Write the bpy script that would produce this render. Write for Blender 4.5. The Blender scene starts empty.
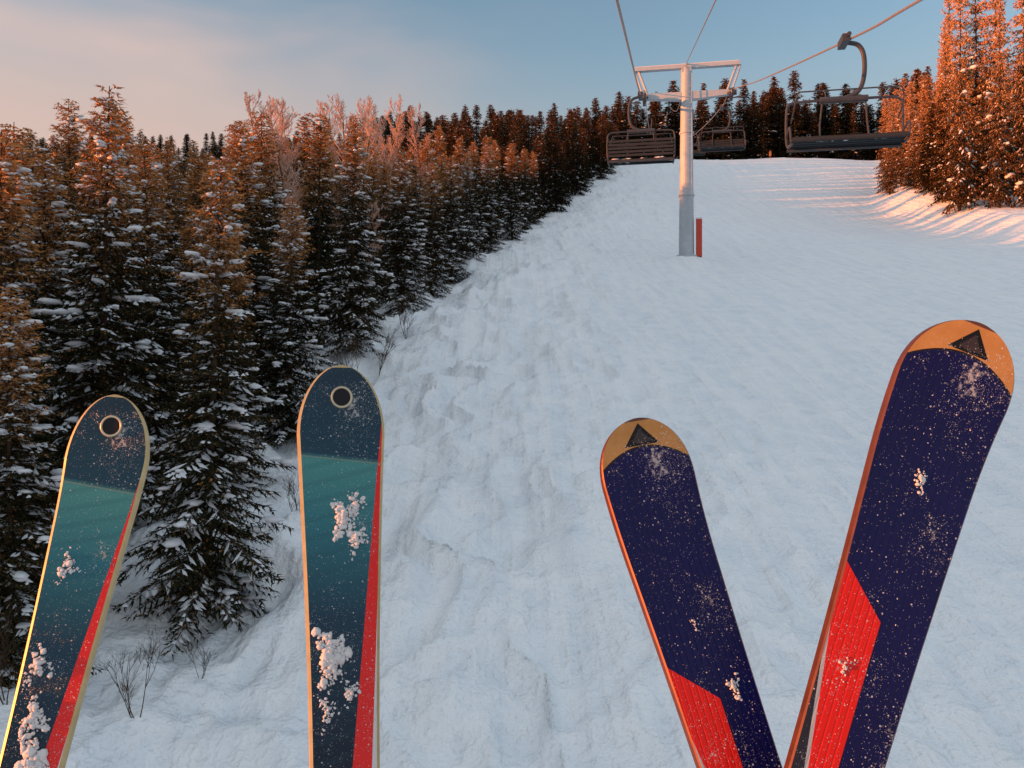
import bpy, math, random
import numpy as np
from mathutils import Vector, Matrix
scene=bpy.context.scene
scene.view_settings.view_transform='Standard'
try: scene.view_settings.look='None'
except Exception: pass
scene.view_settings.exposure=0
rng=random.Random(7)

# ---------------------------------------------------------------- helpers
class MB:
    def __init__(s): s.v=[];s.f=[];s.m=[]
    def add(s,vs,fs,m=0):
        o=len(s.v); s.v.extend([tuple(v) for v in vs])
        for f in fs: s.f.append(tuple(i+o for i in f)); s.m.append(m)
    def box(s,c,d,m=0,R=None):
        hx,hy,hz=d[0]/2,d[1]/2,d[2]/2
        vs=[Vector((x,y,z)) for x in(-hx,hx) for y in(-hy,hy) for z in(-hz,hz)]
        if R is not None: vs=[R@v for v in vs]
        vs=[v+Vector(c) for v in vs]
        s.add(vs,[(0,1,3,2),(4,6,7,5),(0,4,5,1),(2,3,7,6),(0,2,6,4),(1,5,7,3)],m)
    def tube(s,pts,r,m=0,n=8,cap=True):
        pts=[Vector(p) for p in pts]
        k=len(pts); rs=r if isinstance(r,(list,tuple)) else [r]*k
        vs=[];fs=[]
        up=Vector((0,0,1)); prev=None
        for i,p in enumerate(pts):
            t=(pts[min(i+1,k-1)]-pts[max(i-1,0)]).normalized()
            if prev is None:
                a=Vector((1,0,0)) if abs(t.z)>.8 else up
                u=t.cross(a).normalized()
            else:
                u=(prev-t*prev.dot(t)).normalized()
            prev=u; w=t.cross(u)
            for j in range(n):
                a=2*math.pi*j/n
                vs.append(p+(u*math.cos(a)+w*math.sin(a))*rs[i])
        for i in range(k-1):
            for j in range(n):
                j2=(j+1)%n
                fs.append((i*n+j,i*n+j2,(i+1)*n+j2,(i+1)*n+j))
        if cap:
            fs.append(tuple(range(n-1,-1,-1))); fs.append(tuple((k-1)*n+j for j in range(n)))
        s.add(vs,fs,m)
    def blob(s,c,r,m=0,nu=7,nv=5,jit=.15,rnd=rng,R=None):
        vs=[];fs=[]
        def P(x,y,z):
            v=Vector((x*r[0],y*r[1],z*r[2]))*(1+rnd.uniform(-jit,jit))
            if R is not None: v=R@v
            return v+Vector(c)
        vs.append(P(0,0,1))
        for i in range(1,nv):
            ph=math.pi*i/nv
            for j in range(nu):
                a=2*math.pi*j/nu
                vs.append(P(math.sin(ph)*math.cos(a),math.sin(ph)*math.sin(a),math.cos(ph)))
        vs.append(P(0,0,-1)); last=len(vs)-1
        for j in range(nu):
            fs.append((0,1+j,1+(j+1)%nu))
            b=1+(nv-2)*nu
            fs.append((last,b+(j+1)%nu,b+j))
            for i in range(nv-2):
                a=1+i*nu
                fs.append((a+j,a+nu+j,a+nu+(j+1)%nu,a+(j+1)%nu))
        s.add(vs,fs,m)
    def mesh(s,name,mats,smooth=False,smooth_mats=None):
        me=bpy.data.meshes.new(name)
        me.from_pydata(s.v,[],s.f)
        for m in mats: me.materials.append(m)
        me.polygons.foreach_set('material_index',s.m)
        if smooth: me.polygons.foreach_set('use_smooth',[True]*len(s.f))
        elif smooth_mats: me.polygons.foreach_set('use_smooth',[mm in smooth_mats for mm in s.m])
        me.update(); return me
def link(name,data,loc=(0,0,0),rot=(0,0,0),scale=(1,1,1),parent=None):
    o=bpy.data.objects.new(name,data); scene.collection.objects.link(o)
    o.location=loc;o.rotation_euler=rot;o.scale=scale
    if parent: o.parent=parent
    return o
def smoothpath(pts,n=6):
    pts=[Vector(p) for p in pts]; out=[]
    for i in range(len(pts)-1):
        p0=pts[max(i-1,0)];p1=pts[i];p2=pts[i+1];p3=pts[min(i+2,len(pts)-1)]
        for k in range(n):
            t=k/n
            out.append(.5*((2*p1)+(p2-p0)*t+(2*p0-5*p1+4*p2-p3)*t*t+(3*p1-p0-3*p2+p3)*t**3))
    out.append(pts[-1]); return out

class NT:
    def __init__(s,name):
        s.mat=bpy.data.materials.new(name); s.mat.use_nodes=True
        s.t=s.mat.node_tree; s.n=s.t.nodes
        s.b=s.n['Principled BSDF']
    def new(s,t,**k):
        n=s.n.new(t)
        for a,b in k.items(): setattr(n,a,b)
        return n
    def set(s,sock,v):
        if isinstance(v,bpy.types.NodeSocket): s.t.links.new(v,sock)
        else: sock.default_value=v
    def m(s,op,a,b=None,c=None,clamp=False):
        n=s.new('ShaderNodeMath',operation=op,use_clamp=clamp)
        s.set(n.inputs[0],a)
        if b is not None: s.set(n.inputs[1],b)
        if c is not None: s.set(n.inputs[2],c)
        return n.outputs[0]
    def mix(s,f,a,b):
        n=s.new('ShaderNodeMix',data_type='RGBA')
        s.set(n.inputs[0],f)
        for i,v in((6,a),(7,b)):
            if isinstance(v,tuple) and len(v)==3: v=v+(1,)
            s.set(n.inputs[i],v)
        return n.outputs[2]
    def noise(s,co,scale,detail=3,rough=.5,dist=0):
        n=s.new('ShaderNodeTexNoise'); s.set(n.inputs['Vector'],co)
        n.inputs['Scale'].default_value=scale;n.inputs['Detail'].default_value=detail
        n.inputs['Roughness'].default_value=rough;n.inputs['Distortion'].default_value=dist
        return n.outputs[0]
    def ramp(s,f,stops):
        n=s.new('ShaderNodeValToRGB'); s.set(n.inputs[0],f)
        e=n.color_ramp.elements
        while len(e)<len(stops): e.new(.5)
        for el,(p,c) in zip(e,stops):
            el.position=p; el.color=(c,c,c,1) if not isinstance(c,tuple) else c+(1,)
        return n.outputs[0]
    def step(s,v,a,b): # smooth map a..b -> 0..1
        n=s.new('ShaderNodeMapRange'); n.interpolation_type='SMOOTHSTEP'
        s.set(n.inputs[0],v); n.inputs[1].default_value=a;n.inputs[2].default_value=b
        return n.outputs[0]
    def obj(s): return s.new('ShaderNodeTexCoord').outputs['Object']
    def pos(s): return s.new('ShaderNodeNewGeometry').outputs['Position']
    def xyz(s,v):
        n=s.new('ShaderNodeSeparateXYZ'); s.set(n.inputs[0],v); return n.outputs
    def bump(s,h,dist,strength=1,normal=None):
        n=s.new('ShaderNodeBump'); s.set(n.inputs['Height'],h)
        n.inputs['Distance'].default_value=dist;n.inputs['Strength'].default_value=strength
        if normal is not None: s.set(n.inputs['Normal'],normal)
        return n.outputs[0]
    def out(s,col,rough=.6,spec=.5,metal=0,normal=None):
        if isinstance(col,tuple) and len(col)==3: col=col+(1,)
        s.set(s.b.inputs['Base Color'],col); s.set(s.b.inputs['Roughness'],rough)
        s.b.inputs['Specular IOR Level'].default_value=spec
        s.set(s.b.inputs['Metallic'],metal)
        if normal is not None: s.set(s.b.inputs['Normal'],normal)
        return s.mat

# value noise (numpy)
def vnoise(x,y,seed=0):
    xi=np.floor(x).astype(np.int64);yi=np.floor(y).astype(np.int64)
    fx=x-xi;fy=y-yi
    fx=fx*fx*fx*(fx*(fx*6-15)+10);fy=fy*fy*fy*(fy*(fy*6-15)+10)
    def h(a,b):
        n=(a*374761393+b*668265263+seed*1442695)&0xffffffff
        n=((n^(n>>13))*1274126177)&0xffffffff
        n=n^(n>>16)
        return (n&0xffff)/65535.0
    return ((h(xi,yi)*(1-fx)+h(xi+1,yi)*fx)*(1-fy)+(h(xi,yi+1)*(1-fx)+h(xi+1,yi+1)*fx)*fy)*2-1
def ss(t):
    t=np.clip(t,0,1); return t*t*(3-2*t)

# ---------------------------------------------------------------- terrain
XLy=[-60,-20,10,28,42,55,84,120,200]; XLx=[-14,-6.5,-4.6,-4.6,-2.2,.6,8.6,17,34]
def xl(y): return np.interp(y,XLy,XLx)
XRy=[-60,55,75,120,200]; XRx=[30,33,36,58,90]
def xr(y): return np.interp(y,XRy,XRx)
Gy=[-500,-110,0,60,118,126,150,420,3000]; Gz=[-44,-34,-6,11.4,33.2,35.4,38,42,60]
def G(y):
    s=0
    for d in(-8,-5,-2.5,0,2.5,5,8): s=s+np.interp(y+d,Gy,Gz)
    return s/7
def ground(x,y):
    x=np.asarray(x,float);y=np.asarray(y,float)
    z=G(y)
    L=xl(y)
    z=z+1.6*ss((x-xr(y)+3)/6)+ 2.5*ss((x-xr(y)-4)/30)
    z=z+.5*vnoise(x/14+3,y/22,4)*ss((y-20)/30)
    lat=np.clip(L-x,0,170)
    z=z+ss((-.82*y-7-x)/10)*np.clip(4.5+.9*ss((22-y)/16)+.136*lat,0,28)*ss((y+25)/25)  # unseen rise added left of frame, shaped to shade the piste from the sun
    near=np.exp(-((x-L-1.8)/4.2)**2)
    far=ss((60-y)/40)
    rid=lambda a,b,s:(1-2*np.abs(vnoise(a,b,s)))
    wx=x+.5*vnoise(x/1.1,y/1.1,40); wy=y+.6*vnoise(x/1.3+7,y/1.2,41)
    z=z+near*(.19*vnoise(wx/.9,wy/1.5,1)+.18*rid(wx/.75+9,wy/1.3,2)+.07*rid(wx/.30,wy/.45,12)+.38*vnoise(x/3,y/4,3))*(.35+.65*far)
    mid=ss((x-L+2)/3)*ss((L+14-x)/9)
    z=z+mid*(.11*rid(wx/.7,wy/1.8,5)+.19*vnoise(x/1.4,y/2.6,6)+.035*rid(wx/.26+4,wy/.5,13))
    xs_=x-.18*y
    rut=vnoise(xs_/.45+vnoise(x/3,y/7,31)*1.2,y/9,30)
    z=z+.030*np.clip(rut,-1,.3)*(.35+ss((x-L-1)/4))*ss((70-y)/40)
    # wide machine tracks towards the crest
    tk=np.abs(((xs_-12+vnoise(y/30,x*0,50)*1.5)/5.0)%1.0-.5)
    z=z+.06*ss((.06-tk)/.06)*ss((y-25)/30)*ss((x-L-6)/4)
    z=z+.012*vnoise(x/.6,y/1.0,7)+.06*vnoise(x/4,y/9,8)
    # wind-packed mound at the lift tower foot
    z=z+.45*np.exp(-((x-9.5)**2+(y-42.6)**2)/2.2)
    z=z-.5*ss((L-x-.5)/3)
    return z
def grng(a,b,d0,k):
    out=[a];d=d0
    while out[-1]<b: out.append(out[-1]+d); d*=k
    return out
ys=sorted(set([-v for v in grng(0,600,1.0,1.09)][1:]+[0,1.5,3]+grng(4,46,.085,1.0033)+grng(46.5,150,.4,1.005)+grng(151,3000,3,1.12)))
xs=sorted(set([-14-v for v in grng(0,2500,.3,1.07)][1:]+list(np.arange(-14,16,.09))+grng(16,60,.12,1.02)+grng(61,2500,1.5,1.09)))
X,Y=np.meshgrid(np.array(xs),np.array(ys))
Z=ground(X,Y)
nx=len(xs);ny=len(ys)
co=np.stack([X,Y,Z],-1).reshape(-1,3)
i=np.arange((ny-1)*(nx-1)); r=i//(nx-1);c=i%(nx-1);a=r*nx+c
quads=np.stack([a,a+1,a+nx+1,a+nx],-1).astype(np.int32)
me=bpy.data.meshes.new('ground')
me.vertices.add(len(co));me.vertices.foreach_set('co',co.ravel())
me.loops.add(quads.size);me.loops.foreach_set('vertex_index',quads.ravel())
me.polygons.add(len(quads));me.polygons.foreach_set('loop_start',np.arange(0,quads.size,4,dtype=np.int32))
me.polygons.foreach_set('use_smooth',[True]*len(quads))
me.update(calc_edges=True)
t=NT('snow_piste'); p=t.pos()
n1=t.noise(p,1.7,4,.66)
n3=t.noise(p,50,1,.6)
mp=t.new('ShaderNodeMapping'); mp.inputs['Rotation'].default_value=(0,0,math.radians(10)); mp.inputs['Scale'].default_value=(2.0,.12,.12)
t.set(mp.inputs['Vector'],p); tr=t.noise(mp.outputs[0],1.4,2,.6)
h=t.m('ADD',t.m('MULTIPLY',n1,.70),t.m('MULTIPLY',n3,.03)); h=t.m('ADD',h,t.m('MULTIPLY',tr,.45))
col=t.mix(t.step(n1,.3,.7),(.71,.76,.81),(.81,.845,.87))
col=t.mix(t.m('MULTIPLY',t.step(tr,.38,.62),.5),col,(.87,.88,.88))
ground_mat=t.out(col,.65,.2,normal=t.bump(h,.27,1.0))
me.materials.append(ground_mat)
link('ground',me)

# ---------------------------------------------------------------- tree materials
def needle_mat(name,dark,light,sunfrostcol,f0,f1,z0=2.6,z1=6.0):
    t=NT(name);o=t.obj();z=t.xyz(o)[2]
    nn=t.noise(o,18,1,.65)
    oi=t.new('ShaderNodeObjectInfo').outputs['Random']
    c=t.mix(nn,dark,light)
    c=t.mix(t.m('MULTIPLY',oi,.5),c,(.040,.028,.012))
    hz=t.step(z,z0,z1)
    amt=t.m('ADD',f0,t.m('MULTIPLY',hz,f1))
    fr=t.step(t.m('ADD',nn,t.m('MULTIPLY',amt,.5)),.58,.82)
    c=t.mix(t.m('MULTIPLY',fr,.95),c,sunfrostcol)  # frost tint with low-sun orange painted in, stronger towards the treetops
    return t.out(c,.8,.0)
t=NT('bark'); o=t.obj(); bark=t.out(t.mix(t.noise(o,12,1),(.03,.020,.014),(.10,.070,.048)),.9,.0)
t=NT('tree_snow'); o=t.obj(); tsnow=t.out(t.mix(t.noise(o,6,1),(.50,.53,.57),(.74,.76,.78)),.8,.0)
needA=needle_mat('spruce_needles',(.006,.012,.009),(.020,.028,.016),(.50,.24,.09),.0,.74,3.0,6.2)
needB=needle_mat('sunset_frosted_needles',(.022,.012,.007),(.06,.034,.016),(.60,.33,.16),.12,.52,.5,5.5)  # brown needles and frost, sunset glow painted into both colours
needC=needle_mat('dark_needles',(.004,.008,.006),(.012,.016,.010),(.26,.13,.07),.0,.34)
t=NT('birch_twigs'); o=t.obj(); birchm=t.out(t.mix(t.noise(o,8,1),(.36,.20,.14),(.66,.46,.37)),.8,.0)

def spruce(name,H,R,seed,mats,snow=.35,lumps=.3,step=.17,gap=.09,tuft=.06,tw=.028,power=.85,nt3=3):
    rnd=random.Random(seed); mb=MB()
    lean=(rnd.uniform(-.02,.02),rnd.uniform(-.02,.02))
    tp=[(lean[0]*H*u,lean[1]*H*u,H*u-.3*(1-u)) for u in np.linspace(0,1,9)]
    mb.tube(tp,[.075*(H/6)*(1-u)+.006 for u in np.linspace(0,1,9)],0,6)
    z=.03*H+.12
    V=mb.v;F=mb.f;M=mb.m
    U=rnd.uniform
    sect=[U(.75,1.25) for _ in range(9)]
    while z<H*.985:
        t=z/H; nb=rnd.randint(5,7) if t<.85 else 5
        a0=U(0,6.28); lev=U(.84,1.14)
        for b in range(nb):
            az=a0+b*6.283/nb+U(-.35,.35)
            k=sect[int((az%6.283)/6.284*9)]
            L=R*((1-t)**power)*(U(.64,1.17))*lev*(.8+.2*k)+.07
            if rnd.random()<.06: L*=.55
            if t<.12: L*=.8
            zz=z+U(-.09,.09)
            p0=.55*t*t*1.6-.22+U(-.12,.12)
            ca,sa=math.cos(az),math.sin(az)
            def pt(u):
                r=L*u; dz=L*(p0*u-.38*u*u*(1-t*.7)+.16*u**3)
                return (lean[0]*zz+ca*r,lean[1]*zz+sa*r,zz+dz)
            N=max(3,int(L/.15)); pts=[pt(i/N) for i in range(N+1)]
            if L>.25: mb.tube(pts,[.014*L*(1-i/N)+.003 for i in range(N+1)],0,3,False)
            s=.06*L
            heavy=rnd.random()<lumps
            while s<=L:
                u=s/L; P=pt(u)
                Q=pt(min(1,u+.05)); Pm=pt(u-.05)
                fx,fy,fz=Q[0]-Pm[0],Q[1]-Pm[1],Q[2]-Pm[2]
                l=math.sqrt(fx*fx+fy*fy+fz*fz)+1e-6; fx/=l;fy/=l;fz/=l
                for sd in(-1,1):
                    tl=(.07+.42*L*(1-u)**.8*min(1,.35+u*3.0))*U(.7,1.2)
                    sx,sy=-sa*sd,ca*sd
                    w=U(.65,.95)
                    dx=fx*.62+sx*w;dy=fy*.62+sy*w;dz=fz*.6-U(.08,.50)
                    l=math.sqrt(dx*dx+dy*dy+dz*dz);dx/=l;dy/=l;dz/=l
                    bx,by=-dy,dx; hw=tw*.6
                    o=len(V)
                    m=(P[0]+dx*tl*.45,P[1]+dy*tl*.45,P[2]+dz*tl*.45)
                    V.extend([P,(m[0]+bx*hw,m[1]+by*hw,m[2]-.01),(P[0]+dx*tl,P[1]+dy*tl,P[2]+dz*tl-.02*tl),(m[0]-bx*hw,m[1]-by*hw,m[2]-.01)])
                    F.append((o,o+1,o+2,o+3));M.append(1)
                    nt=max(2,int(tl/tuft/.85))
                    for q in range(nt):
                        v=(q+.6)/nt*tl
                        cx,cy,cz=P[0]+dx*v,P[1]+dy*v,P[2]+dz*v
                        for e in range(nt3):
                            ex=dx*.8+U(-.9,.9);ey=dy*.8+U(-.9,.9);ez=dz*.8+U(-.95,.45)
                            gx,gy,gz=U(-1,1),U(-1,1),U(-1,1)
                            tt=tuft*U(.7,1.4);g=tw*.45
                            o=len(V)
                            V.extend([(cx-gx*g,cy-gy*g,cz-gz*g),(cx+gx*g,cy+gy*g,cz+gz*g),(cx+ex*tt,cy+ey*tt,cz+ez*tt)])
                            F.append((o,o+1,o+2));M.append(1)
                    if rnd.random()<snow*(1.7 if heavy else .6):
                        hw=tw*U(.5,1.2)+ (.014 if heavy else 0); a1=U(0,.3)*tl;a2=U(.6,1.0)*tl;am=(a1+a2)/2
                        o=len(V);up=.014
                        V.extend([(P[0]+dx*a1,P[1]+dy*a1,P[2]+dz*a1+up),
                                  (P[0]+dx*am+bx*hw,P[1]+dy*am+by*hw,P[2]+dz*am),
                                  (P[0]+dx*a2,P[1]+dy*a2,P[2]+dz*a2+up),
                                  (P[0]+dx*am-bx*hw,P[1]+dy*am-by*hw,P[2]+dz*am),
                                  (P[0]+dx*am,P[1]+dy*am,P[2]+dz*am+up+hw*.7)])
                        F.extend([(o,o+1,o+4),(o+1,o+2,o+4),(o+2,o+3,o+4),(o+3,o,o+4)]);M.extend([2]*4)
                s+=gap*U(.8,1.2)
            if heavy and L>.25:
                for q in range(rnd.randint(1,3)):
                    u=U(.45,.97);P=pt(u); r=U(.02,.07)*min(1.3,.6+L)
                    R3=Matrix.Rotation(az,3,'Z')
                    mb.blob((P[0],P[1],P[2]+r*.35),(r*U(1.2,2.4),r*U(.8,1.4),r*.55),2,6,4,.25,rnd,R3)
        z+=step*(.75+.5*rnd.random())*(1 if t<.75 else .6)
    return mb.mesh(name,mats,smooth_mats={2,0})
def birch(name,H,seed):
    rnd=random.Random(seed);mb=MB()
    def br(p,d,L,r,lv):
        n=4 if lv<2 else 2
        pts=[p];q=p;dd=d.copy()
        for i in range(n):
            dd=(dd+Vector((rnd.uniform(-.14,.14),rnd.uniform(-.14,.14),rnd.uniform(-.02,.10)))).normalized()
            q=q+dd*L/n;pts.append(q)
        mb.tube(pts,[r*(1-.6*i/n) for i in range(n+1)],0 if lv<1 else 1,3 if lv>1 else 5,False)
        if lv>=4:return
        k=[22,8,6,5][lv]
        for i in range(k):
            u=(.22 if lv==0 else .2)+.8*(i+rnd.random())/k; u=min(u,.99)
            j=min(int(u*n),n-1);P=pts[j].lerp(pts[j+1],u*n-j)
            a=rnd.uniform(0,6.28);side=Vector((math.cos(a),math.sin(a),rnd.uniform(.2,.7)))
            nd=(dd*.65+side*.6).normalized()
            br(P,nd,L*([.26,.5,.5,.5][lv])*(1.1-u*.6),r*.36 if lv<2 else .007,lv+1)
    br(Vector((0,0,-.3)),Vector((0,0,1)),H,.06,0)
    return mb.mesh(name,[bark,birchm])
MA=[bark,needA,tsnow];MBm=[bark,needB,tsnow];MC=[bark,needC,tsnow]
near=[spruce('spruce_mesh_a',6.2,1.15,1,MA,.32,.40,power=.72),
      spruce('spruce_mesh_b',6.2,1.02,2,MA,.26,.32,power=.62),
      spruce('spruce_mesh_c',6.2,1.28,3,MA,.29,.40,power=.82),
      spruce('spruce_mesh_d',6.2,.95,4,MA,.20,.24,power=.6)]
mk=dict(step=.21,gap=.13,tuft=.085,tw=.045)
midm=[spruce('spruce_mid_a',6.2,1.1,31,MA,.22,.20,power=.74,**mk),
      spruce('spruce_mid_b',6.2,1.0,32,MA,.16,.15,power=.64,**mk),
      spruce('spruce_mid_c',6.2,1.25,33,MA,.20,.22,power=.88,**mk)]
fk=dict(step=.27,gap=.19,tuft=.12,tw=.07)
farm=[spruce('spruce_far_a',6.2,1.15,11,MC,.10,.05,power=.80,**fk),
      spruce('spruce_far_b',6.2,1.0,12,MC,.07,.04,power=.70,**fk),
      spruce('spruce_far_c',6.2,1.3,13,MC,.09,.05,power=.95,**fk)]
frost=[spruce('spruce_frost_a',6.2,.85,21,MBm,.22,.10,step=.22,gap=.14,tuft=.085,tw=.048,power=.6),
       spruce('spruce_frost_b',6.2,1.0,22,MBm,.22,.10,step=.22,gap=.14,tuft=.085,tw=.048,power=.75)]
bir=[birch('birch_mesh_a',7.5,5),birch('birch_mesh_b',7.5,6)]

placed=[]
def ok(x,y,d): return all((x-a)**2+(y-b)**2>d*d for a,b in placed)
def tree(me,x,y,H,base=6.2,name='spruce_tree',parent=None,wide=1.0,sink=.05):
    placed.append((x,y)); s=H/base
    w=s**.8*wide if s<1.4 else s**.75*wide
    return link(name,me,(x,y,float(ground(x,y))-sink),(rng.uniform(-.02,.02),rng.uniform(-.02,.02),rng.uniform(0,6.28)),(w*rng.uniform(.9,1.1),w*rng.uniform(.9,1.1),s),parent)
hand=[(0,-4.1,10.6,6.1),(2,-6.55,12.6,7.3),(3,-6.7,10.3,6.5),(2,-5.7,9.0,4.6),(0,-7.3,8.8,5.8),
 (2,-4.85,17.3,5.3),(0,-4.5,22.2,6.6),(1,-7.1,16,6.7),(3,-6.2,20,7.3),(2,-4.1,30,6.2),(1,-2.9,38,6.2),(0,-1.6,46,6.4),(1,.0,52,6.4),
 (1,-5.3,14.2,5.0),(2,-8.0,13.5,6.6),(3,-5.2,26,6.6),(1,-3.4,34.0,5.8),(0,-2.4,42,5.8),(1,-9.6,15.2,7.1),(0,-8.7,17.5,7.4),(1,-5.9,17.8,6.8)]
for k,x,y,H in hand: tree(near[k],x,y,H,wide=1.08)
cnt=0
for _ in range(5000):
    y=rng.uniform(6.5,62); L=float(xl(y)); x=rng.uniform(-.74*y-4,L-.6)
    if x>L-2.5 and rng.random()<.3: continue
    if y<9 and x>-8: continue
    if not ok(x,y,1.55+.015*y): continue
    me_=near[rng.randrange(4)] if (y<24 and x>-.72*y-2) else midm[rng.randrange(3)]
    Ht=rng.uniform(4.6,7.2)+.012*y-(.7 if x>L-3 else 0)
    if rng.random()<.14: Ht+=rng.uniform(.8,1.9)
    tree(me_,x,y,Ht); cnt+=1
    if cnt>205: break
for x,y,H in [(-8.3,31,8.0),(-10.5,36,8.8),(-7.6,36,8.4),(-6.8,41,8.6),(-9.2,45,9.2),(-4.9,48,8.7),(-12,40,9.0),(-6.0,30.5,7.2),(-8.9,38,8.8),(-7.4,44,9.0)]:
    placed.append((x,y)); s=H/7.5
    link('birch_tree',bir[rng.randrange(2)],(x,y,float(ground(x,y))),(0,0,rng.uniform(0,6)),(s*.95,s*.95,s))
df=bpy.data.objects.new('distant_forest',None);scene.collection.objects.link(df)
cnt=0
for _ in range(6000):
    y=rng.uniform(58,124); L=float(xl(y)); x=rng.uniform(-.66*y-4,L-.5)
    deep=x<L-20
    if deep and rng.random()<.75: continue
    if not ok(x,y,2.2+.006*y): continue
    low=min(1,max(0,(-x/y-.12)/.2))
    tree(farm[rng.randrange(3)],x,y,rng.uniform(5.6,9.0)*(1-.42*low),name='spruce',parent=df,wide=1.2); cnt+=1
    if cnt>330: break
cnt=0
for _ in range(6000):   # wood closing off the crest
    y=rng.uniform(125,145); x=rng.uniform(10,84)
    if not ok(x,y,1.9): continue
    tree(farm[rng.randrange(3)],x,y,rng.uniform(6.5,14.5)*(.8+.2*min(1,(x-10)/20)),name='spruce',parent=df,wide=rng.uniform(1.1,1.6)); cnt+=1
    if cnt>210: break
cnt=0
for _ in range(3000):
    y=rng.uniform(66,128); R_=float(xr(y)); x=rng.uniform(R_+1.5,min(.70*y,R_+26))
    if x<R_+1.5 or not ok(x,y,2.3): continue
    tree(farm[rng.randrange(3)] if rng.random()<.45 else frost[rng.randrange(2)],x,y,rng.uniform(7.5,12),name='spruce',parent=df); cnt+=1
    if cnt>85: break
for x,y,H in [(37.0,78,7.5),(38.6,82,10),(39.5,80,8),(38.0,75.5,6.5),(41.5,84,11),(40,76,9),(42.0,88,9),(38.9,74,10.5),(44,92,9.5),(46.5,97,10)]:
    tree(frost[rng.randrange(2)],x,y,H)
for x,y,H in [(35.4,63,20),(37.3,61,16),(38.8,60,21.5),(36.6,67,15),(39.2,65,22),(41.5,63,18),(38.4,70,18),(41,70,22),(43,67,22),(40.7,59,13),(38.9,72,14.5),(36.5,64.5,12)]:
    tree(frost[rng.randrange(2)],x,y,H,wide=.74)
def shrub(seed):
    rnd=random.Random(seed);mb=MB()
    def br(p,d,L,r,lv):
        pts=[p];q=p;dd=d
        for i in range(4):
            dd=(dd+Vector((rnd.uniform(-.2,.2),rnd.uniform(-.2,.2),rnd.uniform(-.1,.2)))).normalized();q=q+dd*L/4;pts.append(q)
        mb.tube(pts,[r*(1-.2*i) +.0008 for i in range(5)],0,4,False)
        if lv<3:
            for i in range(4):
                j=rnd.randint(1,3);a=rnd.uniform(0,6.3)
                br(pts[j],(dd+Vector((math.cos(a),math.sin(a),.3))*.7).normalized(),L*.5,r*.5,lv+1)
    for i in range(3):
        a=rnd.uniform(0,6.3);br(Vector((0,0,-.1)),Vector((math.cos(a)*.4,math.sin(a)*.4,1)).normalized(),rnd.uniform(.6,1.0),.007,0)
    return mb.mesh('shrub_mesh',[bark])
shr=[shrub(1),shrub(2),shrub(3)]
for x,y,s in [(-3.9,8.3,.8),(-4.5,8.0,.9),(-3.6,9.2,.5),(-3.9,15.0,1.2),(-3.9,17.2,1.1),(-3.8,19.5,1.4),(-4.1,16.0,.9),(-3.6,21.5,1.2),(-3.3,25,1.3),(-5.2,8.2,.9),(-3.5,13,.8)]:
    link('bare_shrub',shr[rng.randrange(3)],(x,y,float(ground(x,y))),(0,0,rng.uniform(0,6)),(s,s,s))

# ---------------------------------------------------------------- lift
t=NT('galvanised_steel');o=t.obj();n=t.noise(o,3,5,.7)
steel=t.out(t.mix(n,(.26,.31,.36),(.46,.52,.56)),.5,.5,.1,normal=t.bump(t.noise(o,30,3),.004))
t=NT('dark_steel');o=t.obj();dark=t.out(t.mix(t.noise(o,6,3),(.025,.028,.034),(.07,.07,.08)),.5,.5,.3)
t=NT('seat_pad');o=t.obj();pad=t.out(t.mix(t.noise(o,9,3),(.014,.017,.022),(.028,.034,.038)),.7,.3)
t=NT('red_paint');o=t.obj();redp=t.out(t.mix(t.noise(o,5,3),(.42,.035,.02),(.50,.06,.03)),.5,.4)
t=NT('rope_steel');o=t.obj();ropem=t.out(t.mix(t.noise(o,20,2),(.16,.15,.15),(.34,.30,.28)),.5,.5,.4)
yaw=-math.atan(.18)
def cable(name,pts,r):
    mb=MB();mb.tube(smoothpath(pts,8),r,0,6);link(name,mb.mesh(name,[ropem],True))
LX=lambda y:-.57+.18*y
RX=lambda y:4+.18*y
CX=lambda y:1.38+.187*y
Lz=[(-40,-8.5),(-15,-1.6),(0,2.3),(12,5.75),(31,11.25),(43,15.8),(55,18.6),(70,22.6),(95,30.0),(130,43.5)]
Rz=[(-40,-9.2),(-15,-1.9),(0,2.3),(12,5.79),(16.4,7.1),(30.4,11.6),(43,15.8),(48,16.7),(70,22.4),(95,29.7),(130,43.5)]
cable('lift_cable',[(LX(y),y,z) for y,z in Lz],.024)
cable('lift_cable',[(RX(y),y,z) for y,z in Rz],.024)
cable('lift_cable',[(CX(y),y,z) for y,z in [(-40,-10.3),(0,3.0),(20,9.65),(30,12.98),(43,17.3),(44,17.3),(70,24),(130,45.3)]],.02)

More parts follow.
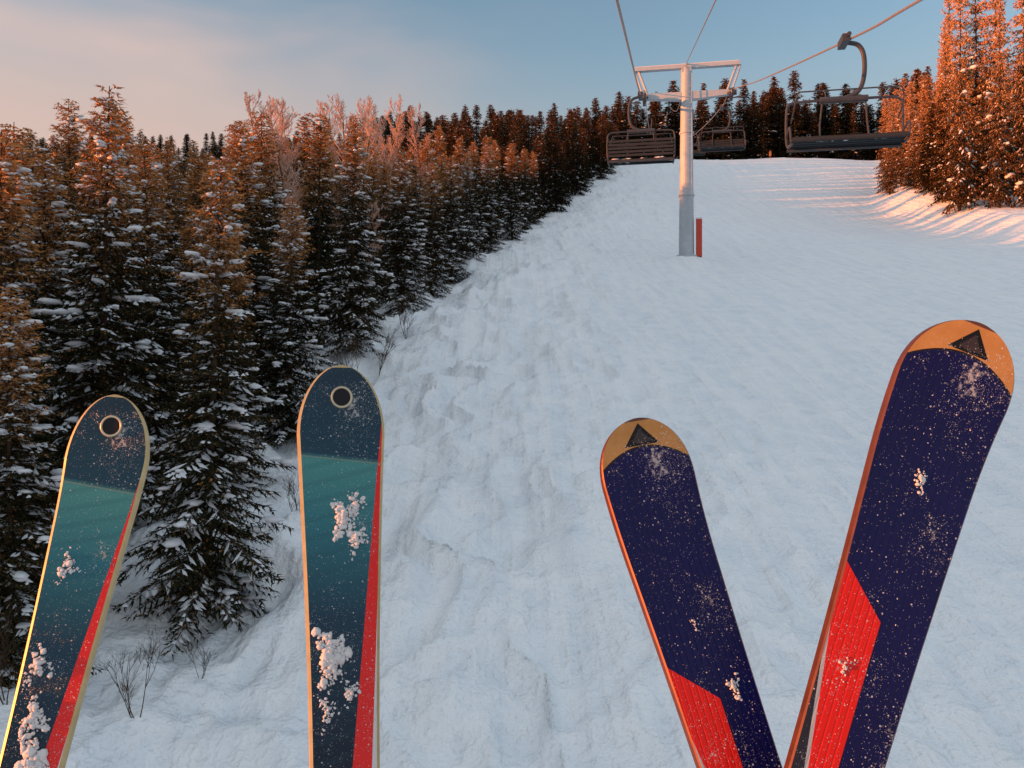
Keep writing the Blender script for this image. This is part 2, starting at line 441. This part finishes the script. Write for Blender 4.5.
def tower(loc,top,armz,spanL,spanR):
    h=top; mb=MB()
    zs=np.linspace(-1.0,h,14)
    mb.tube([(0,0,z) for z in zs],[.41-.12*(z/h) for z in zs],0,20)
    for z in (h*.33,h*.66): mb.tube([(0,0,z-.05),(0,0,z+.05)],.45-.13*(z/h)+.02,0,20)
    mb.tube([(0,0,-.8),(0,0,.12)],[.62,.58],0,16)
    for sx,sp in((-1,spanL),(1,spanR)):
        a,b=.0,sx*(sp+.35)
        vs=[(a,-.2,armz-.3),(a,.2,armz-.3),(a,.2,armz+.15),(a,-.2,armz+.15),(b,-.14,armz-.08),(b,.14,armz-.08),(b,.14,armz+.15),(b,-.14,armz+.15)]
        mb.add(vs,[(0,1,2,3),(7,6,5,4),(0,4,5,1),(1,5,6,2),(2,6,7,3),(3,7,4,0)],0)
        mb.tube([(sx*(sp-.15),0,armz+.1),(sx*(sp+.35),0,h+.05)],.07,0,8)
        mb.tube([(sx*(sp+.1),0,armz+.1),(sx*(sp+.55),0,h+.05)],.05,0,8)
        mb.box((sx*(sp+.05),0,armz-.2),(.16,.5,.35),1)
        sl=.33
        Rm=Matrix.Rotation(math.atan(sl),3,'X')
        mb.box((sx*(sp+.12),0,armz-.02),(.06,3.6,.22),1,Rm)
        mb.box((sx*(sp-.14),0,armz-.02),(.05,3.4,.12),1,Rm)
        for k in range(8):
            yy=-1.65+k*.47; zc=armz+.02+yy*sl
            mb.tube([(sx*sp-.07,yy,zc),(sx*sp+.07,yy,zc)],.2,1,14)
            mb.tube([(sx*sp-.09,yy,zc),(sx*sp+.09,yy,zc)],.09,0,10)
        mb.box((sx*(sp+.45),0,armz-.25),(.4,3.6,.05),1,Rm)
    mb.box((0,0,h+.12),(spanL+spanR+1.1,.32,.2),0)
    mb.box((0,0,h+.24),(spanL+spanR+1.0,.22,.05),3)
    mb.box((0,0,h-.05),(.5,.5,.3),0)
    for sx in(-.16,.16): mb.tube([(sx+.1,-.60,1.2),(sx+.1,-.48,h-.4)],.02,0,5)
    for k in range(int((h-2)/.3)): 
        z=1.3+k*.3; y=-.60+.12*(z-1.2)/(h-1.6)
        mb.tube([(-.06,y,z),(.26,y,z)],.014,0,5)
    mb.box((.66,.05,1.05),(.30,.5,2.0),2)
    mb.box((.66,.05,2.09),(.32,.52,.08),3)
    return link('lift_tower',mb.mesh('lift_tower',[steel,dark,redp,tsnow],smooth_mats=set()),loc,(0,0,yaw))
gx,gy=9.42,43.0
gz=float(ground(gx,gy))-.15
tower((gx,gy,gz),17.0-gz,15.58-gz,2.2,2.28)
g2=float(ground(25.2,130)); tower((25.2,130,g2),8.4,7.0,2.2,2.2)

def chair(x,y,z,rot,slats=4,snow=True,sc=1.0):
    mb=MB()
    mb.box((0,0,0),(.16,.5,.16),1);mb.box((-.06,0,.09),(.1,.3,.1),0)
    mb.tube([(-.05,-.3,.05),(-.05,.3,.05)],.05,1,8)
    mb.tube(smoothpath([(-.04,0,-.02),(-.3,0,-.1),(-.42,0,-.35),(-.42,0,-.8),(-.3,0,-1.12),(0,0,-1.26)],6),.05,1,10)
    mb.tube([(-.5,0,-1.28),(.5,0,-1.28)],.075,1,10)
    for s in(-1,1):
        mb.tube(smoothpath([(s*.5,0,-1.28),(s*1.0,0,-1.29),(s*1.18,0,-1.36),(s*1.22,0,-1.6),(s*1.22,.0,-2.1),(s*1.20,.12,-2.32),(s*1.18,.55,-2.36)],5),.028,1,8)
        mb.tube([(s*.45,0,-1.28),(s*.5,-.04,-1.8),(s*.52,.1,-2.32)],.02,1,8)
        mb.tube(smoothpath([(s*1.22,.02,-2.05),(s*1.22,.3,-1.98),(s*1.22,.5,-2.02),(s*1.2,.5,-2.3)],4),.024,1,8)
        mb.tube(smoothpath([(s*1.12,.0,-1.75),(s*1.12,.3,-1.62),(s*1.1,.5,-1.42),(s*1.05,.55,-1.25)],5),.016,1,6)
        mb.tube(smoothpath([(s*.55,.55,-1.25),(s*.55,.8,-1.4),(s*.55,.85,-1.55)],4),.014,1,6)
        mb.tube([(s*.2,.85,-1.55),(s*.9,.85,-1.55)],.015,1,6)
    mb.tube([(-1.05,.55,-1.25),(1.05,.55,-1.25)],.016,1,6)
    for k in range(5):
        mb.box((0,.06+k*.115,-2.30+.012*k),(2.36,.095,.05),2)
    mb.tube([(-1.2,.58,-2.30),(1.2,.58,-2.30)],.045,2,8)
    for k in range(slats):
        mb.box((0,-.03-.02*k,-2.15+k*.125),(2.36,.04,.085),2)
    mb.tube([(-1.2,0,-2.36),(1.2,0,-2.36)],.04,1,8)
    if snow:
        for k in range(22): mb.blob((rng.uniform(-1.1,1.1),rng.uniform(.05,.5),-2.262),(rng.uniform(.06,.2),rng.uniform(.04,.12),.03),3,7,4,.2)
    link('chairlift_chair',mb.mesh('chairlift_chair',[steel,dark,pad,tsnow],smooth_mats={3}),(x,y,z),(0,0,rot),(sc,sc,sc))
def zi(tab,y): return float(np.interp(y,[a for a,_ in tab],[b for _,b in tab]))
chair(LX(31),31,zi(Lz,31)-.05,yaw,5,True,1.06)
chair(RX(16.4)-.12,16.4,zi(Rz,16.4)-.05,yaw+math.pi,1,True,.93)
chair(RX(48),48,zi(Rz,48)-.05,yaw+math.pi,4,True,1.1)
chair(RX(84),84,zi(Rz,84)-.05,yaw+math.pi,4)
t=NT('marker_orange');o=t.obj();org=t.out(t.mix(t.noise(o,5),(.7,.16,.02),(.8,.2,.03)),.5)
for x,y in[(37.6,116)]:
    mb=MB();mb.tube([(0,0,-.3),(0,0,1.3)],.035,0,8);mb.tube([(0,0,.5),(0,0,1.1)],[.18,.16],0,12);mb.tube([(0,0,1.1),(0,0,1.16)],[.16,.05],0,12)
    link('piste_marker',mb.mesh('piste_marker',[org]),(x,y,float(ground(x,y))))

# ---------------------------------------------------------------- skis
def specks(t,o,col,amount):
    big=t.noise(o,9,2,.6); med=t.noise(o,55,2,.6)
    reg=t.m('ADD',big,t.m('MULTIPLY',med,.5))
    def dots(scale,dd,am):
        v=t.new('ShaderNodeTexVoronoi'); t.set(v.inputs['Vector'],o); v.inputs['Scale'].default_value=scale
        r=t.xyz(v.outputs['Color'])
        thr=t.m('ADD',t.m('MULTIPLY',t.step(reg,.70,1.0),.45),am)
        sz=t.m('MULTIPLY',t.m('ADD',.25,r[1]),dd)
        return t.m('MULTIPLY',t.m('LESS_THAN',r[0],thr),t.m('LESS_THAN',v.outputs['Distance'],sz))
    d1=dots(420,.34,amount); d2=dots(1000,.42,amount*2.2)
    pn=t.noise(o,210,4,.75)
    pat=t.step(t.m('ADD',pn,t.m('MULTIPLY',t.step(t.m('ADD',big,t.m('MULTIPLY',med,.4)),.76,1.0),.30)),.68,.80)
    msk=t.m('MAXIMUM',t.m('MAXIMUM',d1,t.m('MULTIPLY',d2,.6)),t.m('MULTIPLY',pat,.8),clamp=True)
    return t.mix(t.m('MULTIPLY',msk,.7),col,(.60,.60,.60)),msk
def ski_mat_teal():
    t=NT('ski_topsheet_teal');o=t.obj();x,y,z=t.xyz(o)[:3]
    s=t.m('MULTIPLY',y,-1.0)
    sl=t.m('SUBTRACT',s,t.m('MULTIPLY',x,.12))
    c=t.ramp(t.m('MULTIPLY',sl,1.8),[(0.0,(.002,.020,.040)),(.22,(.003,.034,.060)),(.235,(.050,.215,.205)),(.40,(.018,.130,.160)),(.60,(.004,.030,.058)),(.90,(.001,.005,.018))])
    wv=t.m('SINE',t.m('MULTIPLY',t.m('ADD',s,t.m('MULTIPLY',x,.25)),260))
    c=t.mix(t.m('MULTIPLY',t.step(wv,.2,1),.18),c,(.006,.045,.065))
    red=t.m('GREATER_THAN',x,t.m('SUBTRACT',.062,t.m('MULTIPLY',s,.108)))
    c=t.mix(red,c,(.68,.012,.010))
    wh=t.m('GREATER_THAN',x,t.m('SUBTRACT',.0620,t.m('MULTIPLY',s,.0640)))
    c=t.mix(wh,c,(.55,.55,.55))
    ln=t.m('COMPARE',sl,.128,.0011); c=t.mix(t.m('MULTIPLY',ln,.5),c,(.20,.24,.18))
    c,m=specks(t,o,c,.03)
    rough=t.m('ADD',.18,t.m('MULTIPLY',m,.5))
    return t.out(c,rough,.3,normal=t.bump(t.m('ADD',m,t.m('MULTIPLY',t.noise(o,14,2),.4)),.0010,.7))
def ski_mat_navy():
    t=NT('ski_topsheet_navy');o=t.obj();x,y,z=t.xyz(o)[:3]
    s=t.m('MULTIPLY',y,-1.0)
    rid=t.m('SINE',t.m('MULTIPLY',x,2*math.pi/.0072))
    rid=t.step(rid,.5,1.0)
    c=t.mix(t.noise(o,12,3),(.002,.002,.045),(.006,.004,.078))
    c=t.mix(t.m('MULTIPLY',rid,.6),c,(.001,.001,.018))
    redm=t.m('MULTIPLY',t.m('LESS_THAN',x,.001),t.m('GREATER_THAN',s,t.m('ADD',.318,t.m('MULTIPLY',x,.9))))
    c=t.mix(redm,c,(.62,.012,.007))
    ed=t.m('ADD',-.0535,t.m('MULTIPLY',t.m('SUBTRACT',s,.27),.145))
    wm=t.m('MULTIPLY',t.m('LESS_THAN',x,ed),t.m('GREATER_THAN',s,.30)); c=t.mix(wm,c,(.38,.39,.40))
    bm=t.m('MULTIPLY',t.m('LESS_THAN',x,t.m('SUBTRACT',ed,.0035)),t.m('GREATER_THAN',s,.30)); c=t.mix(bm,c,(.02,.02,.03))
    x2=t.m('MULTIPLY',x,x)
    gl=t.m('ADD',.034,t.m('MULTIPLY',x2,7.0))
    g=t.m('LESS_THAN',s,gl); g2=t.m('LESS_THAN',s,t.m('SUBTRACT',gl,.0022))
    c=t.mix(g,c,(.012,.008,.010))
    gold=t.mix(t.noise(o,40,3),(.32,.15,.04),(.52,.27,.085))
    c=t.mix(g2,c,gold)
    ax=t.m('ABSOLUTE',x)
    tri=t.m('MULTIPLY',t.m('LESS_THAN',ax,t.m('MULTIPLY',t.m('SUBTRACT',s,.006),.86)),t.m('LESS_THAN',s,.0315))
    c=t.mix(tri,c,(.006,.005,.007))
    tri2=t.m('MULTIPLY',t.m('LESS_THAN',ax,t.m('MULTIPLY',t.m('SUBTRACT',s,.012),.78)),t.m('LESS_THAN',s,.028))
    c=t.mix(tri2,c,(.035,.028,.03))
    c,m=specks(t,o,c,.025)
    rough=t.m('ADD',.30,t.m('MULTIPLY',m,.5))
    nog=t.m('SUBTRACT',1,g)
    hh=t.m('ADD',t.m('ADD',m,t.m('MULTIPLY',t.m('MULTIPLY',rid,nog),-.35)),t.m('MULTIPLY',t.noise(o,14,2),.4))
    return t.out(c,rough,.2,normal=t.bump(hh,.0008,.7))
t=NT('ski_edge_brass');o=t.obj();edgeA=t.out(t.mix(t.noise(o,60,3),(.34,.25,.10),(.56,.45,.23)),.35,.5,.3)
t=NT('ski_edge_copper');o=t.obj();edgeB=t.out(t.mix(t.noise(o,60,3),(.06,.02,.015),(.18,.06,.035)),.4,.5,.4)
t=NT('ski_base_black');o=t.obj();baseM=t.out(t.mix(t.noise(o,40,3),(.006,.006,.008),(.012,.012,.015)),.5,.2)
tealM=ski_mat_teal();navyM=ski_mat_navy()
t=NT('ski_snow');o=t.obj();skisnow=t.out(t.mix(t.noise(o,60,4),(.58,.58,.59),(.78,.78,.78)),.75,.3,normal=t.bump(t.noise(o,350,4,.7),.002))
def wid(s,wt,ww,tl,tp):
    if s<tl: return wt*max(0,(1-((tl-s)/tl)**tp))**.5
    if s<.75: 
        u=(s-tl)/(.75-tl); return wt+(ww-wt)*(math.sin(min(1,u*1.25)*math.pi/2))
    if s<1.5:
        u=(s-.75)/.75; return ww+(wt*.88-ww)*u*u
    return wt*.88*max(0,(1-((s-1.5)/.045)**2.5))**.5
def ski(tip,low,roll,wt,ww,top,edge,clumps,hole,edge_w=.0032,seed=0,tl=.07,tpw=2.3):
    rnd=random.Random(seed)
    W=lambda s:max(wid(s,wt,ww,tl,tpw),.0006)
    tip=Vector(tip);low=Vector(low); upv=(tip-low).normalized()
    u=Vector((1,0,0));u=(u-upv*u.dot(upv)).normalized()
    u=(Matrix.Rotation(roll,3,upv)@u).normalized()
    n=u.cross(upv).normalized()
    S=[0.0001,.0004,.001,.002,.0035,.0055,.008,.011,.015,.02,.026,.032,.039,.046,.053,.061,.07]+list(np.arange(.08,1.5,.01))+[1.505,1.515,1.525,1.535,1.543]
    th=.009; V=[];F=[];Mi=[]
    colf=[-1,None]+[k/9 for k in range(-8,9)]+[None,1]
    nc=len(colf)
    def cz(s): return .030*max(0,(.17-s)/.17)**2
    for s in S:
        w=W(s); ew=min(edge_w,w*.3)
        for k,cf in enumerate(colf):
            if k==0:x=-w
            elif k==1:x=-(w-ew)
            elif k==nc-2:x=w-ew
            elif k==nc-1:x=w
            else:x=(w-ew)*cf
            drop=.0016 if k in(0,nc-1) else 0
            V.append((x,-s,cz(s)-drop))
    off=len(V)
    for s in S:
        w=W(s)
        tt=th if s>.1 else .005+.004*s/.1
        V.append((-w-.001,-s,cz(s)-tt));V.append((w+.001,-s,cz(s)-tt))
    for r_ in range(len(S)-1):
        for k in range(nc-1):
            a=r_*nc+k;F.append((a,a+nc,a+nc+1,a+1));Mi.append(1 if k in(0,nc-2) or r_<4 else 0)
        b=off+r_*2;a=r_*nc
        F.append((a,b,b+2,a+nc));Mi.append(1)
        F.append((a+nc-1,a+2*nc-1,b+3,b+1));Mi.append(1)
        F.append((b,b+1,b+3,b+2));Mi.append(2)
    F.append(tuple(range(nc-1,-1,-1))[:]+ (off,off+1));Mi.append(1)
    e=(len(S)-1)*nc;eb=off+(len(S)-1)*2
    F.append(tuple(range(e,e+nc))+(eb+1,eb));Mi.append(1)
    me=bpy.data.meshes.new('ski_mesh');me.from_pydata(V,[],F)
    for m in(top,edge,baseM):me.materials.append(m)
    me.polygons.foreach_set('material_index',Mi);me.update()
    Mx=Matrix(((u.x,upv.x,n.x,tip.x),(u.y,upv.y,n.y,tip.y),(u.z,upv.z,n.z,tip.z),(0,0,0,1)))
    o=bpy.data.objects.new('ski',me);scene.collection.objects.link(o);o.matrix_world=Mx
    if hole:
        hc=-.043;R0=.0132
        f=lambda a,r,dz:(r*math.cos(a),hc+r*math.sin(a),cz(-(hc+r*math.sin(a)))+dz)
        mb=MB(); mb.tube([f(a,R0,.0005) for a in np.linspace(0,2*math.pi,49)],.0017,0,8,False)
        ring=[f(a,R0,.0009) for a in np.linspace(0,2*math.pi,40,endpoint=False)]
        mb.add(ring,[tuple(range(40))],1)
        g=bpy.data.objects.new('tip_ring',mb.mesh('tip_ring',[skring,baseM],smooth_mats={0}));scene.collection.objects.link(g);g.parent=o
    mb=MB()
    for cx,s,r,cnt in clumps:
        for k in range(cnt):
            rr=r*rnd.uniform(.08,.20)*(1.5 if rnd.random()<.15 else .75)
            a=rnd.uniform(0,6.28);d=r*rnd.random()**.7*(.80+.50*math.sin(a*3+seed)+.25*math.sin(a*7))
            s2=s+math.sin(a)*d*1.7;xx=cx+math.cos(a)*d
            if abs(xx)>W(max(s2,.02))-.002: continue
            hgt=rnd.uniform(.2,.9)*max(0,1-d/r/1.1)*r*.35
            mb.blob((xx,-s2,cz(s2)+hgt),(rr*rnd.uniform(.7,1.5),rr*rnd.uniform(.7,1.5),rr*rnd.uniform(.5,.9)),0,8,5,.32,rnd,Matrix.Rotation(rnd.uniform(0,3),3,'Z'))
    for k in range(220):
        s=rnd.uniform(.02,.55);w=W(s)-.003;xx=rnd.uniform(-w,w);rr=rnd.uniform(.00015,.0004)*(2 if rnd.random()<.08 else 1)
        mb.blob((xx,-s,cz(s)+.0002),(rr*rnd.uniform(.7,1.6),rr,rr*.7),0,5,4,.25,rnd)
    g=bpy.data.objects.new('snow_clumps',mb.mesh('snow_clumps',[skisnow],True));scene.collection.objects.link(g);g.parent=o
    return o
t=NT('ring_metal');o=t.obj();skring=t.out(t.mix(t.noise(o,30),(.40,.36,.24),(.56,.50,.36)),.35,.5,.3)
ski((-.563,1.15,-.027),(-.578,.95,-.467),math.radians(8),.0545,.0345,tealM,edgeA,[(-.015,.235,.012,80),(-.01,.42,.015,170),(-.02,.36,.014,100),(.0,.47,.020,200)],True,seed=1,tl=.09,tpw=2.05)
ski((-.241,1.12,.013),(-.188,.90,-.448),math.radians(14),.0575,.0375,tealM,edgeA,[(.000,.205,.014,200),(.018,.190,.011,110),(.016,.235,.013,130),(-.017,.375,.017,360),(-.012,.395,.011,120),(-.02,.44,.010,90),(.006,.42,.010,80)],True,seed=2,tl=.09,tpw=2.05)
ski((.146,.98,-.055),(.236,.80,-.400),math.radians(6),.0570,.0385,navyM,edgeB,[(.02,.31,.008,60),(.0,.24,.005,25)],False,.0016,seed=3)
ski((.477,.84,.054),(.290,.72,-.361),math.radians(3),.0585,.0395,navyM,edgeB,[(.0,.17,.008,50),(-.02,.37,.007,35)],False,.0016,seed=4)

# ---------------------------------------------------------------- light
sd=Vector((-.970,-.19,math.tan(math.radians(4.2)))).normalized()
L=bpy.data.lights.new('sun','SUN');L.energy=10;L.angle=math.radians(.6);L.color=(1,.27,.05)
so=link('sun',L);so.rotation_euler=(-sd).to_track_quat('-Z','Y').to_euler()
w=bpy.data.worlds.new('World');scene.world=w;w.use_nodes=True
class WT(NT):
    def __init__(s,tree): s.t=tree;s.n=tree.nodes
t=WT(w.node_tree);bg=t.n['Background']
sk=t.new('ShaderNodeTexSky');sk.sky_type='NISHITA';sk.sun_disc=False
sk.sun_elevation=math.radians(4.2);sk.sun_rotation=math.atan2(sd.x,sd.y)%(2*math.pi)
sk.air_density=1.0;sk.dust_density=1.5;sk.ozone_density=1.5
K=.38
d=t.new('ShaderNodeTexCoord').outputs['Generated']
x,y,z=t.xyz(d)[:3]
cl=lambda *c:tuple(v/K for v in c)
side=t.step(x,.15,-.42)
haze=t.mix(side,cl(.42,.43,.44),cl(.70,.51,.44))
mp=t.new('ShaderNodeMapping');mp.inputs['Scale'].default_value=(1.2,1.2,4);t.set(mp.inputs['Vector'],d)
cn=t.noise(mp.outputs[0],1.8,3,.55,.4)
zz=t.m('SUBTRACT',z,t.m('MULTIPLY',side,.055))
c=t.mix(t.m('MULTIPLY',t.step(zz,.41,.20),.92),sk.outputs[0],haze)
cf=t.m('MULTIPLY',t.step(cn,.42,.68),t.m('MULTIPLY',side,t.m('MULTIPLY',t.step(z,.5,.36),.6)))
c=t.mix(cf,c,cl(.78,.56,.49))
hi=t.m('MAXIMUM',t.step(z,.50,.75),t.m('MULTIPLY',t.step(y,.1,-.4),t.step(z,.02,.25)))
c=t.mix(t.m('MULTIPLY',hi,.70),c,cl(.76,.82,.88))
t.set(bg.inputs[0],c);bg.inputs[1].default_value=K

cam=bpy.data.cameras.new('camera');cam.lens=28;cam.sensor_width=36;cam.clip_start=.02;cam.clip_end=6000
co_=link('camera',cam,(0,0,0),(math.radians(90),0,0));scene.camera=co_
